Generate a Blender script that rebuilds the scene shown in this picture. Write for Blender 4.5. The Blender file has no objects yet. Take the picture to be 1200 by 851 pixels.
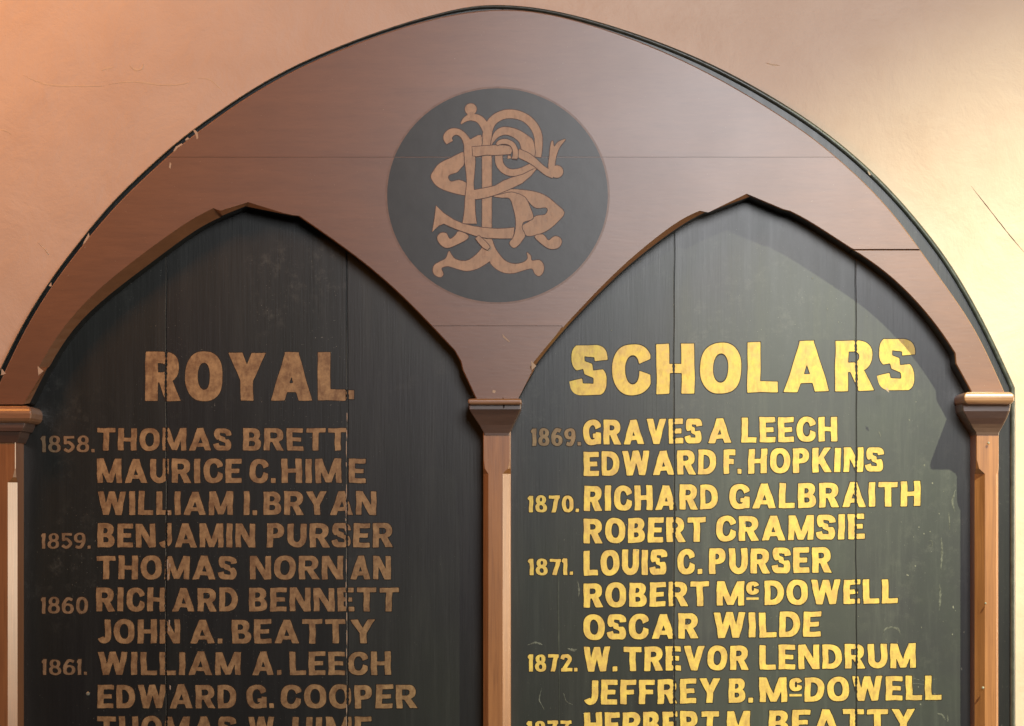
import bpy, bmesh, math, random
import numpy as np
from mathutils import Vector
from mathutils.geometry import tessellate_polygon

random.seed(7)
rng = np.random.default_rng(7)
sc = bpy.context.scene
C = sc.collection

# ------------------------------------------------------------------ scale, camera
S = 0.0015                    # metres per photograph pixel on the face of the board
D = 2600.0                    # camera distance in the same unit
FX, FY = 650.0, 600.0         # foot of the camera's normal on the board


def P(u, v, d=0.0):
    """Real place of something seen at (u, v) that stands d units proud of the board."""
    k = (D - d) / D
    x = FX + (u - FX) * k
    y = FY + (v - FY) * k
    return Vector(((x - 600) * S, -d * S, (425.5 - y) * S))


def R(u, v, d=0.0):
    """Place given directly in board units."""
    return Vector(((u - 600) * S, -d * S, (425.5 - v) * S))


cam_d = bpy.data.cameras.new('camera')
cam = bpy.data.objects.new('camera', cam_d)
C.objects.link(cam)
cam.location = R(FX, FY, D)
cam.rotation_euler = (math.radians(90), 0, 0)
cam_d.sensor_width = 36
cam_d.lens = 36 * D / 1200
cam_d.shift_x = (600 - FX) / 1200
cam_d.shift_y = (FY - 425.5) / 1200
cam_d.clip_end = 100
sc.camera = cam

w = bpy.data.worlds.new('World')
sc.world = w
w.use_nodes = True
w.node_tree.nodes['Background'].inputs[0].default_value = (1.0, 0.72, 0.5, 1)
w.node_tree.nodes['Background'].inputs[1].default_value = 0.02

sc.view_settings.view_transform = 'Standard'
sc.view_settings.look = 'None'
sc.view_settings.gamma = 1
sc.view_settings.exposure = 0


def aim(o, target):
    o.rotation_euler = (target - o.location).to_track_quat('-Z', 'Y').to_euler()


def area(name, loc, target, size, power, col, size_y=None):
    l = bpy.data.lights.new(name, 'AREA')
    l.energy = power
    l.color = col
    l.size = size
    if size_y:
        l.shape = 'RECTANGLE'
        l.size_y = size_y
    o = bpy.data.objects.new(name, l)
    C.objects.link(o)
    o.location = loc
    aim(o, target)
    return o


def spot(name, loc, target, power, col, angle, blend, radius):
    l = bpy.data.lights.new(name, 'SPOT')
    l.energy = power
    l.color = col
    l.spot_size = math.radians(angle)
    l.spot_blend = blend
    l.shadow_soft_size = radius
    o = bpy.data.objects.new(name, l)
    C.objects.link(o)
    o.location = loc
    aim(o, target)
    return o


# hard lamp above right, added cool lamp for the glare veil above, warm room light on the left
spot('key_spot_lamp', R(1730, -1180, 1400), R(1170, 1010, 0), 960, (0.98, 0.985, 0.63), 38, 1.0, 0.022)
area('cool_veil_light', R(1180, -330, 2600), R(950, 150, 0), 1.3, 68, (0.955, 0.96, 0.98))  # added lamp: its sheen on the varnish imitates lens glare
area('warm_room_light', R(-350, -350, 750), R(60, 100, 0), 0.5, 16.5, (1.0, 0.37, 0.08))
area('side_glint_light', R(2500, 620, 520), R(300, 600, 0), 0.7, 42, (1.0, 0.80, 0.58))  # added grazing lamp that makes the column chamfers glint


# ------------------------------------------------------------------ materials
def new_mat(name):
    m = bpy.data.materials.new(name)
    m.use_nodes = True
    nt = m.node_tree
    return m, nt, nt.nodes['Principled BSDF']


def N(nt, t, **kw):
    n = nt.nodes.new(t)
    for k, v in kw.items():
        setattr(n, k, v)
    return n


def coords(nt, scale=(1, 1, 1), rnd=True):
    tc = N(nt, 'ShaderNodeTexCoord')
    mp = N(nt, 'ShaderNodeMapping')
    mp.inputs['Scale'].default_value = scale
    nt.links.new(tc.outputs['Object'], mp.inputs['Vector'])
    if rnd:
        oi = N(nt, 'ShaderNodeObjectInfo')
        mu = N(nt, 'ShaderNodeMath', operation='MULTIPLY')
        mu.inputs[1].default_value = 13.0
        nt.links.new(oi.outputs['Random'], mu.inputs[0])
        cb = N(nt, 'ShaderNodeCombineXYZ')
        for i in range(3):
            nt.links.new(mu.outputs[0], cb.inputs[i])
        nt.links.new(cb.outputs[0], mp.inputs['Location'])
    return mp.outputs[0]


def noise(nt, vec, scale, detail=6, rough=0.6, dist=0.0):
    n = N(nt, 'ShaderNodeTexNoise')
    n.inputs['Scale'].default_value = scale
    n.inputs['Detail'].default_value = detail
    n.inputs['Roughness'].default_value = rough
    n.inputs['Distortion'].default_value = dist
    nt.links.new(vec, n.inputs['Vector'])
    return n.outputs['Fac']


def ramp(nt, fac, stops):
    r = N(nt, 'ShaderNodeValToRGB')
    e = r.color_ramp.elements
    while len(e) < len(stops):
        e.new(0.5)
    for i, (p, c) in enumerate(stops):
        e[i].position = p
        e[i].color = (c[0], c[1], c[2], 1) if not isinstance(c, (int, float)) else (c, c, c, 1)
    nt.links.new(fac, r.inputs['Fac'])
    return r.outputs['Color']


def mix(nt, fac, a, b, mode='MIX'):
    m = N(nt, 'ShaderNodeMix', data_type='RGBA', blend_type=mode)
    for sock, v in ((0, fac), (6, a), (7, b)):
        if isinstance(v, bpy.types.NodeSocket):
            nt.links.new(v, m.inputs[sock])
        elif sock == 0:
            m.inputs[0].default_value = v
        else:
            m.inputs[sock].default_value = (v[0], v[1], v[2], 1)
    return m.outputs[2]


def bump(nt, b, h, strength, dist, prev=None):
    n = N(nt, 'ShaderNodeBump')
    n.inputs['Strength'].default_value = strength
    n.inputs['Distance'].default_value = dist
    nt.links.new(h, n.inputs['Height'])
    if prev:
        nt.links.new(prev, n.inputs['Normal'])
    nt.links.new(n.outputs[0], b.inputs['Normal'])
    return n.outputs[0]


def wood_mat(name, dark, light, vertical, rough=0.36):
    m, nt, b = new_mat(name)
    sc_ = (60, 60, 2.2) if vertical else (5, 34, 34)
    v = coords(nt, sc_)
    g = noise(nt, v, 1.6, 8, 0.65, 0.6)
    v2 = coords(nt, (1, 1, 1))
    big = noise(nt, v2, 5, 4, 0.6)
    fine = noise(nt, coords(nt, (260, 260, 9) if vertical else (30, 260, 200)), 1.5, 3, 0.6)
    col = ramp(nt, g, [(0.34, dark), (0.66, light)])
    col = mix(nt, ramp(nt, big, [(0.35, 0.0), (0.7, 0.45)]), col, (dark[0] * 0.8, dark[1] * 0.75, dark[2] * 0.7))
    col = mix(nt, ramp(nt, fine, [(0.30, 0.30 if vertical else 0.14), (0.5, 0.0)]), col, (dark[0] * 0.45, dark[1] * 0.4, dark[2] * 0.4))
    spk = noise(nt, v2, 260, 2, 0.7)
    col = mix(nt, ramp(nt, spk, [(0.735, 0.0), (0.77, 0.5)]), col, (0.55, 0.42, 0.30))
    nt.links.new(col, b.inputs['Base Color'])
    nt.links.new(ramp(nt, big, [(0.3, rough), (0.7, rough + 0.03)]), b.inputs['Roughness'])
    b.inputs['Specular IOR Level'].default_value = 0.9
    b.inputs['Coat Weight'].default_value = 0.8
    b.inputs['Coat Roughness'].default_value = 0.36
    p = bump(nt, b, fine, 0.18, 0.0006)
    bump(nt, b, big, 0.08, 0.003, p)
    return m


M = {}
M['oak_h'] = wood_mat('varnished_arch_wood', (0.185, 0.077, 0.032), (0.228, 0.097, 0.041), False)
M['oak_v'] = wood_mat('varnished_shaft_wood', (0.30, 0.122, 0.042), (0.47, 0.205, 0.074), True, 0.30)
M['oak_c'] = wood_mat('varnished_capital_wood', (0.22, 0.085, 0.034), (0.34, 0.145, 0.062), False, 0.30)


M['oak_s'] = wood_mat('pale_slab_wood', (0.30, 0.145, 0.070), (0.44, 0.235, 0.120), False, 0.36)  # paler wood for the top slabs
M['oak_d'] = wood_mat('shaded_capital_wood', (0.105, 0.058, 0.042), (0.15, 0.085, 0.060), False, 0.38)  # darkened wood: the slab's shade is put into the capital colour


def board_mat(name, f, dust):
    m, nt, b = new_mat(name)
    v = coords(nt)
    vs = coords(nt, (14, 14, 1.1))
    big = noise(nt, v, 3.2, 5, 0.6)
    col = mix(nt, ramp(nt, big, [(0.35, 0.0), (0.65, 1.0)]), (0.023 * f, 0.024 * f, 0.025 * f), (0.028 * f, 0.032 * f, 0.027 * f))
    streak = noise(nt, vs, 3.0, 7, 0.72)
    col = mix(nt, ramp(nt, streak, [(0.50, 0.0), (0.80, 0.5)]), col, (0.055 * f, 0.060 * f, 0.052 * f))
    cloud = noise(nt, v, 38, 6, 0.8)
    patch = noise(nt, v, 4.4, 3, 0.5)
    mk = mix(nt, 1.0, ramp(nt, cloud, [(0.52, 0.0), (0.78, 1.0)]), ramp(nt, patch, [(0.56 - 0.18 * dust, 0.0), (0.70, 0.7)]), 'MULTIPLY')
    col = mix(nt, mk, col, (0.15, 0.155, 0.135))
    spk = noise(nt, v, 330, 2, 0.7)
    sp2 = mix(nt, 1.0, ramp(nt, spk, [(0.70, 0.0), (0.74, 0.75)]), ramp(nt, noise(nt, v, 7, 3), [(0.46, 0.12), (0.62, 1.0)]), 'MULTIPLY')
    col = mix(nt, sp2, col, (0.42, 0.42, 0.36))
    nt.links.new(col, b.inputs['Base Color'])
    nt.links.new(ramp(nt, streak, [(0.3, 0.34), (0.7, 0.39)]), b.inputs['Roughness'])
    b.inputs['Specular IOR Level'].default_value = 0.8
    grain = noise(nt, coords(nt, (200, 200, 7)), 1.5, 4, 0.6)
    p = bump(nt, b, grain, 0.22, 0.0006)
    bump(nt, b, big, 0.05, 0.004, p)
    return m


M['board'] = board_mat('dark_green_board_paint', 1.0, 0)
M['board_darker'] = board_mat('darker_green_board_paint', 0.5, 0)  # darker copy: on the left planks the weaker light is in the colour
M['board_lit_dusty'] = board_mat('lit_dusty_dark_green_board_paint', 2.3, 1)  # paler copy: dust plus the right side's stronger light in the colour


def gilt_mat(name, a, bcol, metallic, rough):
    m, nt, b = new_mat(name)
    v = coords(nt)
    blot = noise(nt, v, 55, 5, 0.7)
    br = noise(nt, coords(nt, (1, 1, 0.35)), 160, 3, 0.6)
    col = mix(nt, ramp(nt, blot, [(0.36, 0.0), (0.66, 1.0)]), a, bcol)
    col = mix(nt, ramp(nt, br, [(0.30, 0.35), (0.5, 0.0)]), col, (a[0] * 0.5, a[1] * 0.42, a[2] * 0.5))
    wear = noise(nt, v, 210, 4, 0.75)
    col = mix(nt, ramp(nt, wear, [(0.24, 0.55), (0.34, 0.0)]), col, (0.05, 0.035, 0.02))
    nt.links.new(col, b.inputs['Base Color'])
    b.inputs['Metallic'].default_value = metallic
    nt.links.new(ramp(nt, blot, [(0.3, rough - 0.05), (0.7, rough + 0.1)]), b.inputs['Roughness'])
    bump(nt, b, br, 0.25, 0.0006)
    return m


M['gilt'] = gilt_mat('gold_lettering_paint', (0.72, 0.475, 0.15), (0.90, 0.665, 0.15), 0.2, 0.42)
M['gilt_dim'] = gilt_mat('dimly_lit_gold_lettering_paint', (0.27, 0.155, 0.075), (0.53, 0.345, 0.17), 0.2, 0.48)  # left-panel gold, the dimmer light there put into the colour
M['gilt_pale'] = gilt_mat('worn_monogram_gold', (0.42, 0.28, 0.18), (0.54, 0.37, 0.25), 0.05, 0.45)
M['gilt_year'] = gilt_mat('dark_year_gold', (0.24, 0.155, 0.085), (0.38, 0.26, 0.15), 0.2, 0.5)  # darker gold for the left years and the first right-hand one


def plain(name, c, rough=0.6, spec=0.5, var=0.3, sc_=90):
    m, nt, b = new_mat(name)
    n = noise(nt, coords(nt), sc_, 5, 0.65)
    col = mix(nt, ramp(nt, n, [(0.35, 0.0), (0.65, 1.0)]), tuple(x * (1 - var) for x in c), tuple(min(1, x * (1 + var)) for x in c))
    nt.links.new(col, b.inputs['Base Color'])
    b.inputs['Roughness'].default_value = rough
    b.inputs['Specular IOR Level'].default_value = spec
    bump(nt, b, n, 0.2, 0.0008)
    return m


M['halo'] = plain('dark_size_under_gold', (0.030, 0.020, 0.012), 0.5, 0.4)
M['outline'] = plain('dark_brown_outline_paint', (0.085, 0.035, 0.022), 0.5, 0.6)
M['disc'] = plain('medallion_slate_paint', (0.030, 0.031, 0.031), 0.37, 0.75, 0.15, 30)
M['disc_rim'] = plain('medallion_faded_rim_paint', (0.20, 0.11, 0.07), 0.38, 0.8, 0.15)
M['fleck'] = plain('cream_chip_and_glint', (0.52, 0.40, 0.30), 0.7, 0.3, 0.1)  # colour of bare chips and of the painted glints
M['dust'] = plain('grey_dust_fleck', (0.26, 0.26, 0.22), 0.7, 0.3, 0.2)
M['smear'] = plain('thin_dust_smear', (0.12, 0.125, 0.11), 0.6, 0.5, 0.5, 200)
M['crackdark'] = plain('dark_crack', (0.012, 0.008, 0.006), 0.9, 0.1)
M['rim'] = plain('board_edge_green_paint', (0.05, 0.056, 0.046), 0.34, 0.9, 0.4, 60)
M['nail'] = plain('old_nail_metal', (0.30, 0.30, 0.24), 0.35, 0.9, 0.2)


def wall_mat():
    m, nt, b = new_mat('cream_wall_plaster')
    v = coords(nt, rnd=False)
    big = noise(nt, v, 1.6, 5, 0.55)
    mid = noise(nt, v, 9, 6, 0.65, 0.3)
    fine = noise(nt, v, 150, 6, 0.75)
    col = mix(nt, ramp(nt, big, [(0.35, 0.0), (0.65, 1.0)]), (0.69, 0.535, 0.43), (0.73, 0.58, 0.475))
    col = mix(nt, ramp(nt, mid, [(0.42, 0.0), (0.70, 0.5)]), col, (0.62, 0.45, 0.34))
    spk = noise(nt, v, 75, 4, 0.8)
    col = mix(nt, ramp(nt, spk, [(0.68, 0.0), (0.75, 0.4)]), col, (0.42, 0.27, 0.16))
    nt.links.new(col, b.inputs['Base Color'])
    b.inputs['Roughness'].default_value = 0.5
    b.inputs['Specular IOR Level'].default_value = 0.6
    p = bump(nt, b, fine, 0.22, 0.0015)
    p = bump(nt, b, mid, 0.35, 0.010, p)
    bump(nt, b, big, 0.3, 0.03, p)
    return m


M['wall'] = wall_mat()
M['wallridge'] = plain('raised_plaster_ridge', (0.70, 0.55, 0.41), 0.6, 0.5, 0.06, 60)


# ------------------------------------------------------------------ object helpers
def link_mesh(name, verts, faces, mat, parent=None, smooth=False):
    me = bpy.data.meshes.new(name)
    me.from_pydata([tuple(v) for v in verts], [], faces)
    me.update()
    bm = bmesh.new()
    bm.from_mesh(me)
    bmesh.ops.recalc_face_normals(bm, faces=bm.faces)
    bm.to_mesh(me)
    bm.free()
    me.materials.append(mat)
    if smooth:
        for p in me.polygons:
            p.use_smooth = True
    o = bpy.data.objects.new(name, me)
    C.objects.link(o)
    if parent:
        o.parent = parent
    return o


def solid(name, back, front, mat, parent=None, extra=None):
    """Solid between two matching outlines; extra = further matching outlines in between (back to front)."""
    rings = [back] + (extra or []) + [front]
    n = len(back)
    verts = [v for r in rings for v in r]
    faces = []
    for k in range(len(rings) - 1):
        a, b = k * n, (k + 1) * n
        for i in range(n):
            j = (i + 1) % n
            faces.append((a + i, a + j, b + j, b + i))
    fl = [Vector((v.x, v.z, 0)) for v in front]
    off = (len(rings) - 1) * n
    for t in tessellate_polygon([fl]):
        faces.append(tuple(off + i for i in t))
    return link_mesh(name, verts, faces, mat, parent)


def film(name, loops, d0, d1, mat, parent=None, project=False):
    """Thin film of paint: loops (outer and holes) in board units, from d0 to d1."""
    f = P if project else R
    pts = [p for l in loops for p in l]
    n = len(pts)
    verts = [f(p[0], p[1], d1) for p in pts] + [f(p[0], p[1], d0) for p in pts]
    faces = fill(loops)
    s = 0
    for l in loops:
        m = len(l)
        for i in range(m):
            j = (i + 1) % m
            faces.append((s + i, s + j, n + s + j, n + s + i))
        s += m
    return link_mesh(name, verts, faces, mat, parent)


def in_loop(p, l):
    c = False
    n = len(l)
    for i in range(n):
        a, b = l[i], l[i - 1]
        if (a[1] > p[1]) != (b[1] > p[1]) and p[0] < (b[0] - a[0]) * (p[1] - a[1]) / (b[1] - a[1]) + a[0]:
            c = not c
    return c


def fill(loops):
    """triangles over loops numbered in sequence; every outer loop is filled with its own holes"""
    starts, s = [], 0
    for l in loops:
        starts.append(s)
        s += len(l)
    depth = [sum(in_loop(l[0], m) for m in loops if m is not l) for l in loops]
    tris = []
    for i, l in enumerate(loops):
        if depth[i] % 2:
            continue
        ids = [i] + [j for j, m in enumerate(loops) if depth[j] == depth[i] + 1 and in_loop(m[0], l)]
        idx = [starts[j] + k for j in ids for k in range(len(loops[j]))]
        for t in tessellate_polygon([[Vector((p[0], -p[1], 0)) for p in loops[j]] for j in ids]):
            tris.append(tuple(idx[k] for k in t))
    return tris


def catmull(pts, sub=5, closed=False):
    out = []
    n = len(pts)
    rngi = range(n) if closed else range(n - 1)
    for i in rngi:
        if closed:
            p0, p1, p2, p3 = pts[(i - 1) % n], pts[i], pts[(i + 1) % n], pts[(i + 2) % n]
        else:
            p0, p1, p2, p3 = pts[max(i - 1, 0)], pts[i], pts[i + 1], pts[min(i + 2, n - 1)]
        for k in range(sub):
            t = k / sub
            out.append(tuple(0.5 * ((2 * b) + (-a + c) * t + (2 * a - 5 * b + 4 * c - d) * t * t + (-a + 3 * b - 3 * c + d) * t ** 3)
                             for a, b, c, d in zip(p0, p1, p2, p3)))
    if not closed:
        out.append(tuple(pts[-1]))
    return out


# ------------------------------------------------------------------ the wall
wall = link_mesh('wall', [R(-1600, -1500, -22), R(2800, -1500, -22), R(2800, 2600, -22), R(-1600, 2600, -22)],
                 [(0, 1, 2, 3)], M['wall'])
wall['kind'] = 'structure'


def ribbon(name, pts, width, d0, d1, mat, parent, jitter=0.0):
    """A thin line of material following pts; pts as (u, v) seen from the camera."""
    p = catmull(pts, 6)
    n = len(p)
    L, Rr = [], []
    for i in range(n):
        a, b = p[max(i - 1, 0)], p[min(i + 1, n - 1)]
        dx, dy = b[0] - a[0], b[1] - a[1]
        ln = math.hypot(dx, dy) or 1
        taper = min(1.0, 0.15 + 3.0 * min(i, n - 1 - i) / n)
        wv = width * 0.5 * taper * (1 + random.uniform(-jitter, jitter))
        jx, jy = random.uniform(-jitter, jitter) * 0.6, random.uniform(-jitter, jitter) * 0.6
        L.append((p[i][0] - dy / ln * wv + jx, p[i][1] + dx / ln * wv + jy))
        Rr.append((p[i][0] + dy / ln * wv + jx, p[i][1] - dx / ln * wv + jy))
    verts = [P(*q, d0) for q in L] + [P(*q, d1) for q in p] + [P(*q, d0) for q in Rr]
    faces = []
    for i in range(n - 1):
        faces.append((i, i + 1, n + i + 1, n + i))
        faces.append((n + i, n + i + 1, 2 * n + i + 1, 2 * n + i))
    return link_mesh(name, verts, faces, mat, parent)


ribbon('plaster_ridge', [(27, 88), (42, 95), (60, 100), (90, 101), (122, 101)], 2.4, -22.02, -21.7, M['wallridge'], wall, 0.5)
ribbon('plaster_ridge', [(128, 99), (150, 96), (168, 97), (190, 100), (212, 99), (222, 96)], 2.6, -22.02, -21.7, M['wallridge'], wall, 0.5)
ribbon('plaster_ridge', [(232, 92), (245, 93), (254, 100), (262, 108)], 1.8, -22.02, -21.75, M['wallridge'], wall, 0.5)
ribbon('plaster_ridge', [(152, 77), (158, 82), (166, 81), (168, 75)], 3.2, -22.02, -21.6, M['wallridge'], wall, 0.5)
ribbon('plaster_ridge', [(118, 83), (126, 80), (133, 79)], 4.0, -22.02, -21.75, M['wallridge'], wall, 0.5)
ribbon('plaster_ridge', [(0, 152), (8, 154), (14, 158)], 2.4, -22.02, -21.75, M['wallridge'], wall, 0.5)
ribbon('plaster_ridge', [(44, 284), (52, 292), (58, 300)], 1.6, -22.02, -21.5, M['wallridge'], wall, 0.5)
ribbon('plaster_ridge', [(898, 74), (906, 76), (914, 77)], 2.0, -22.02, -21.3, M['wallridge'], wall, 0.5)
ribbon('hairline_crack', [(1138, 218), (1152, 236), (1170, 259), (1190, 284), (1204, 300)], 0.9, -21.99, -21.93, M['crackdark'], wall, 0.3)

# ------------------------------------------------------------------ the honours board
board = bpy.data.objects.new('honours_board', None)
C.objects.link(board)
board.location = (0, 0, 0)
board['label'] = 'arched dark green honours board with gold names, wooden arches and round monogram on cream wall'
board['category'] = 'honours board'

OUT = [(-3, 442), (16, 403), (33, 370), (66, 318), (100, 277), (133, 234), (173, 199), (200, 173), (230, 150), (268, 124), (300, 102), (350, 75),
       (400, 54), (467, 29), (533, 12), (560, 8), (587, 7), (633, 10), (683, 22), (733, 37), (800, 61), (867, 93), (933, 133),
       (967, 157), (1017, 197), (1060, 243), (1093, 284), (1120, 321), (1153, 381), (1172, 422), (1187, 455)]
OUT_L = [(-3, 900), (-6, 640), (-6, 460)]


def top_at(x, path):
    for a, b in zip(path, path[1:]):
        if a[0] <= x <= b[0]:
            return a[1] + (b[1] - a[1]) * (x - a[0]) / (b[0] - a[0])
    return path[-1][1]




def relax(pts, times, fixed=()):
    pts = list(pts)
    for _ in range(times):
        pts = [p if i in (0, len(pts) - 1) or i in fixed else tuple(0.5 * b + 0.25 * (a + c) for a, b, c in zip(pts[i - 1], p, pts[i + 1]))
               for i, p in enumerate(pts)]
    return pts


outs = relax(catmull(OUT, 4), 14)

# solid back of the board behind the planks
ol = [(-6, 1010)] + [(-6, 460)] + outs + [(1187, 1010)]
solid('back_panel', [R(*p, -22.3) for p in ol], [R(*p, -1.4) for p in ol], M['board'], board)

# planks: slightly different heights, rounded edges and open joints
JOINTS = [-6, 195, 407, 589, 790, 1003, 1150, 1187]
GAPS = [0, .22, .45, .2, .25, .38, .1, 0]
HEIGHT = [0.05, 0.25, -0.05, 0.05, 0.02, 0.10, 0.0]
for i in range(7):
    x0, x1 = JOINTS[i] + (GAPS[i] if i else 0), JOINTS[i + 1] - (GAPS[i + 1] if i < 6 else 0)
    wob = lambda y, k: 0.45 * math.sin(y * 0.021 + k * 2.1) + 0.3 * math.sin(y * 0.077 + k)
    inner = [p for p in outs if x0 + 3 < p[0] < x1 - 3]
    yt0, yt1 = top_at(x0, [(-6, 460)] + outs), top_at(x1, outs)
    loop, ins = [], []
    ys = np.arange(1000, yt0 + 20, -25)
    e = 0.7
    for y in ys:
        jx = wob(y, i) if i else 0
        loop.append((x0 + jx, y)); ins.append((x0 + jx + e, y))
    loop.append((x0 + (wob(yt0, i) if i else 0), yt0)); ins.append((x0 + (wob(yt0, i) if i else 0) + e, yt0 + 1))
    for p in inner:
        loop.append(p); ins.append((p[0], p[1] + 1.0))
    j = i + 1
    loop.append((x1 + (wob(yt1, j) if i < 6 else 0), yt1)); ins.append((x1 + (wob(yt1, j) if i < 6 else 0) - e, yt1 + 1))
    ys = np.arange(yt1 + 20, 1001, 25)
    for y in ys:
        jx = wob(y, j) if i < 6 else 0
        loop.append((x1 + jx, y)); ins.append((x1 + jx - e, y))
    h = HEIGHT[i]
    solid('plank', [R(*p, -1.3) for p in loop], [R(*p, h) for p in ins], M[('board_darker', 'board_darker', 'board', 'board', 'board_lit_dusty', 'board_lit_dusty', 'board_darker')[i]], board,  # plank paints step lighter rightward with the light; the last is dark
          [[R(*p, h - 0.7) for p in loop]])

# thin moulded strip round the outer edge
def edge_strip():
    path = [(-6, 1000), (-6, 700), (-6, 520), (-6, 462)] + outs + [(1187.5, 480), (1187.5, 700), (1187.5, 1000)]
    prof = [(1.5, -22.2), (2.2, 1.5), (0.6, 4.2), (-2.0, 4.4), (-4.0, 2.6), (-4.4, -0.6)]
    n = len(path)
    verts, faces = [], []
    for i, p in enumerate(path):
        a, b = path[max(i - 1, 0)], path[min(i + 1, n - 1)]
        dx, dy = b[0] - a[0], b[1] - a[1]
        ln = math.hypot(dx, dy)
        nx, ny = dy / ln, -dx / ln
        wd_ = 0.35 + 0.65 * min(1, max(0, (p[0] - 350) / 500))
        for (o, d) in prof:
            o *= wd_
            verts.append(R(p[0] + nx * o, p[1] + ny * o, d))
    m = len(prof)
    for i in range(n - 1):
        for k in range(m - 1):
            faces.append((i * m + k, (i + 1) * m + k, (i + 1) * m + k + 1, i * m + k + 1))
    return link_mesh('edge_strip', verts, faces, M['rim'], board, True)


edge_strip()

# dark film toning down the key light on the margin between the arch boards and the edge strip on the right
mo = [p for p in outs if p[0] > 700]
mi = [(p[0] - 22, p[1] + 20) for p in mo]
mi = mi[:-1] + [(1150, 470)]
film('dark_margin_film', [mo + mi[::-1]], 0.28, 0.36, M['board_darker'], board)

# ---------------------------------------------------------------- arches (front wood)
T = 36.0
LO = [((42, 474), (27, 474)), ((62, 434), (50, 437)), ((64, 431), (45, 431)), ((90, 387), (72, 384)), ((133, 347), (115, 338)),
      ((187, 307), (172, 294)), ((233, 272), (220, 259)), ((262, 258), (250, 244)), ((265, 257), (258, 247)),
      ((292, 246), (291, 237)), ((330, 259), (333, 250)), ((340, 263), (343, 252)), ((345, 266), (351, 253)),
      ((400, 302), (405, 290)), ((455, 345), (459, 333)), ((500, 390), (503, 378)), ((530, 422), (534, 411)),
      ((538, 430), (541, 424)), ((541, 435), (543, 433)), ((561, 474), (562, 474))]
RO = [((605, 474), (604, 474)), ((628, 436), (623, 436)), ((632, 430), (621, 430)), ((657, 396), (648, 396)),
      ((700, 352), (690, 351)), ((735, 319), (726, 314)), ((773, 290), (764, 282)), ((805, 268), (797, 257)),
      ((826, 257), (820, 247)), ((831, 254), (830, 249)), ((876, 235), (875, 227)), ((912, 253), (918, 245)),
      ((918, 257), (926, 247)), ((941, 268), (950, 259)), ((978, 292), (987, 284)), ((1020, 322), (1030, 311)),
      ((1056, 354), (1067, 344)), ((1088, 392), (1101, 384)), ((1108, 420), (1120, 414)), ((1112, 427), (1121, 426)),
      ((1131, 464), (1142, 464))]
SP_O = [(-10, 474), (5, 438), (22, 403), (40, 368), (72, 319), (105, 279), (138, 238), (176, 204), (203, 178), (233, 155),
        (270, 128), (302, 107), (352, 79), (402, 58), (468, 33), (534, 16), (587, 11), (633, 14), (683, 27), (733, 43), (797, 69),
        (864, 104), (928, 145), (960, 168), (985, 190), (1034, 233), (1071, 284), (1100, 326), (1133, 370), (1153, 407), (1178, 464)]


def dens(seq, sub=4):
    """Refine a list of (back, front) pairs, smooth except at sharp stops."""
    flat = [(a[0], a[1], b[0], b[1]) for a, b in seq]
    out = []
    for i in range(len(flat) - 1):
        p1, p2 = flat[i], flat[i + 1]
        short = math.hypot(p2[0] - p1[0], p2[1] - p1[1]) < 16
        ymin = min(q[3] for q in flat)
        p0 = flat[i - 1] if i > 0 and math.hypot(flat[i - 1][0] - p1[0], flat[i - 1][1] - p1[1]) > 16 else p1
        p3 = flat[i + 2] if i + 2 < len(flat) and math.hypot(flat[i + 2][0] - p2[0], flat[i + 2][1] - p2[1]) > 16 else p2
        if p1[3] == ymin:
            p0 = p1
        if p2[3] == ymin:
            p3 = p2
        if short:
            out.append(p1)
            continue
        for k in range(sub):
            t = k / sub
            out.append(tuple(0.5 * ((2 * b) + (-a + c) * t + (2 * a - 5 * b + 4 * c - d) * t * t + (-a + 3 * b - 3 * c + d) * t ** 3)
                             for a, b, c, d in zip(p0, p1, p2, p3)))
    out.append(flat[-1])
    ymin = min(q[3] for q in flat)
    sharp = set()
    for i in range(len(flat)):
        near = [math.hypot(flat[j][0] - flat[i][0], flat[j][1] - flat[i][1]) for j in (i - 1, i + 1) if 0 <= j < len(flat)]
        if min(near) < 16 or flat[i][3] == ymin:
            sharp.add(flat[i])
    fixed = {i for i, p in enumerate(out) if p in sharp}
    out = relax(out, 8, fixed)
    return [((a, b), (c, d)) for a, b, c, d in out]


def square_side(seq, x_apex, inward):
    """right of the apex the arch edge is square: its foot on the board lies straight behind the front edge"""
    k = (D - T) / D
    out = []
    for b, f in seq:
        if f[0] > x_apex + 4:
            b = (FX + (f[0] - FX) * k - inward, FY + (f[1] - FY) * k + inward * 0.5)
        out.append((b, f))
    return out


RO = [((b[0] * .62 + f[0] * .38, b[1] * .62 + f[1] * .38) if f[0] < 872 else b, f) for b, f in RO]
lo, ro = dens(square_side(LO, 291, 1.2)), dens(square_side(RO, 875, 1.2))
so = relax(catmull(SP_O, 4), 14)


def world_pair(bf):
    """back outline on the board, front outline T proud; mid ring gives the stopped chamfer"""
    (b, f) = bf
    B = R(*b, 0.3)
    F = P(*f, T)
    wd = (Vector((B.x, B.z)) - Vector((F.x, F.z))).length / S
    Q = Vector((B.x, -(T - 1.2 - max(0.0, wd - 2.0)) * S, B.z))
    return B, Q, F


def outer_pair(p):
    F = P(p[0], p[1], T)
    c = Vector(((590 - 600) * S, 0, (425.5 - 330) * S))
    dr = Vector((F.x - c.x, 0, F.z - c.z)).normalized()
    B = Vector((F.x, -0.3 * S, F.z)) + dr * 1.6 * S
    Q = Vector((B.x, -(T - 2.0) * S, B.z))
    return B, Q, F


def split(seq, y, side, key):
    """index of first element past the height y, seen from the given end"""
    idx = range(len(seq)) if side == 'start' else range(len(seq) - 1, -1, -1)
    for i in idx:
        if key(seq[i]) < y:
            return i
    return None


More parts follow.
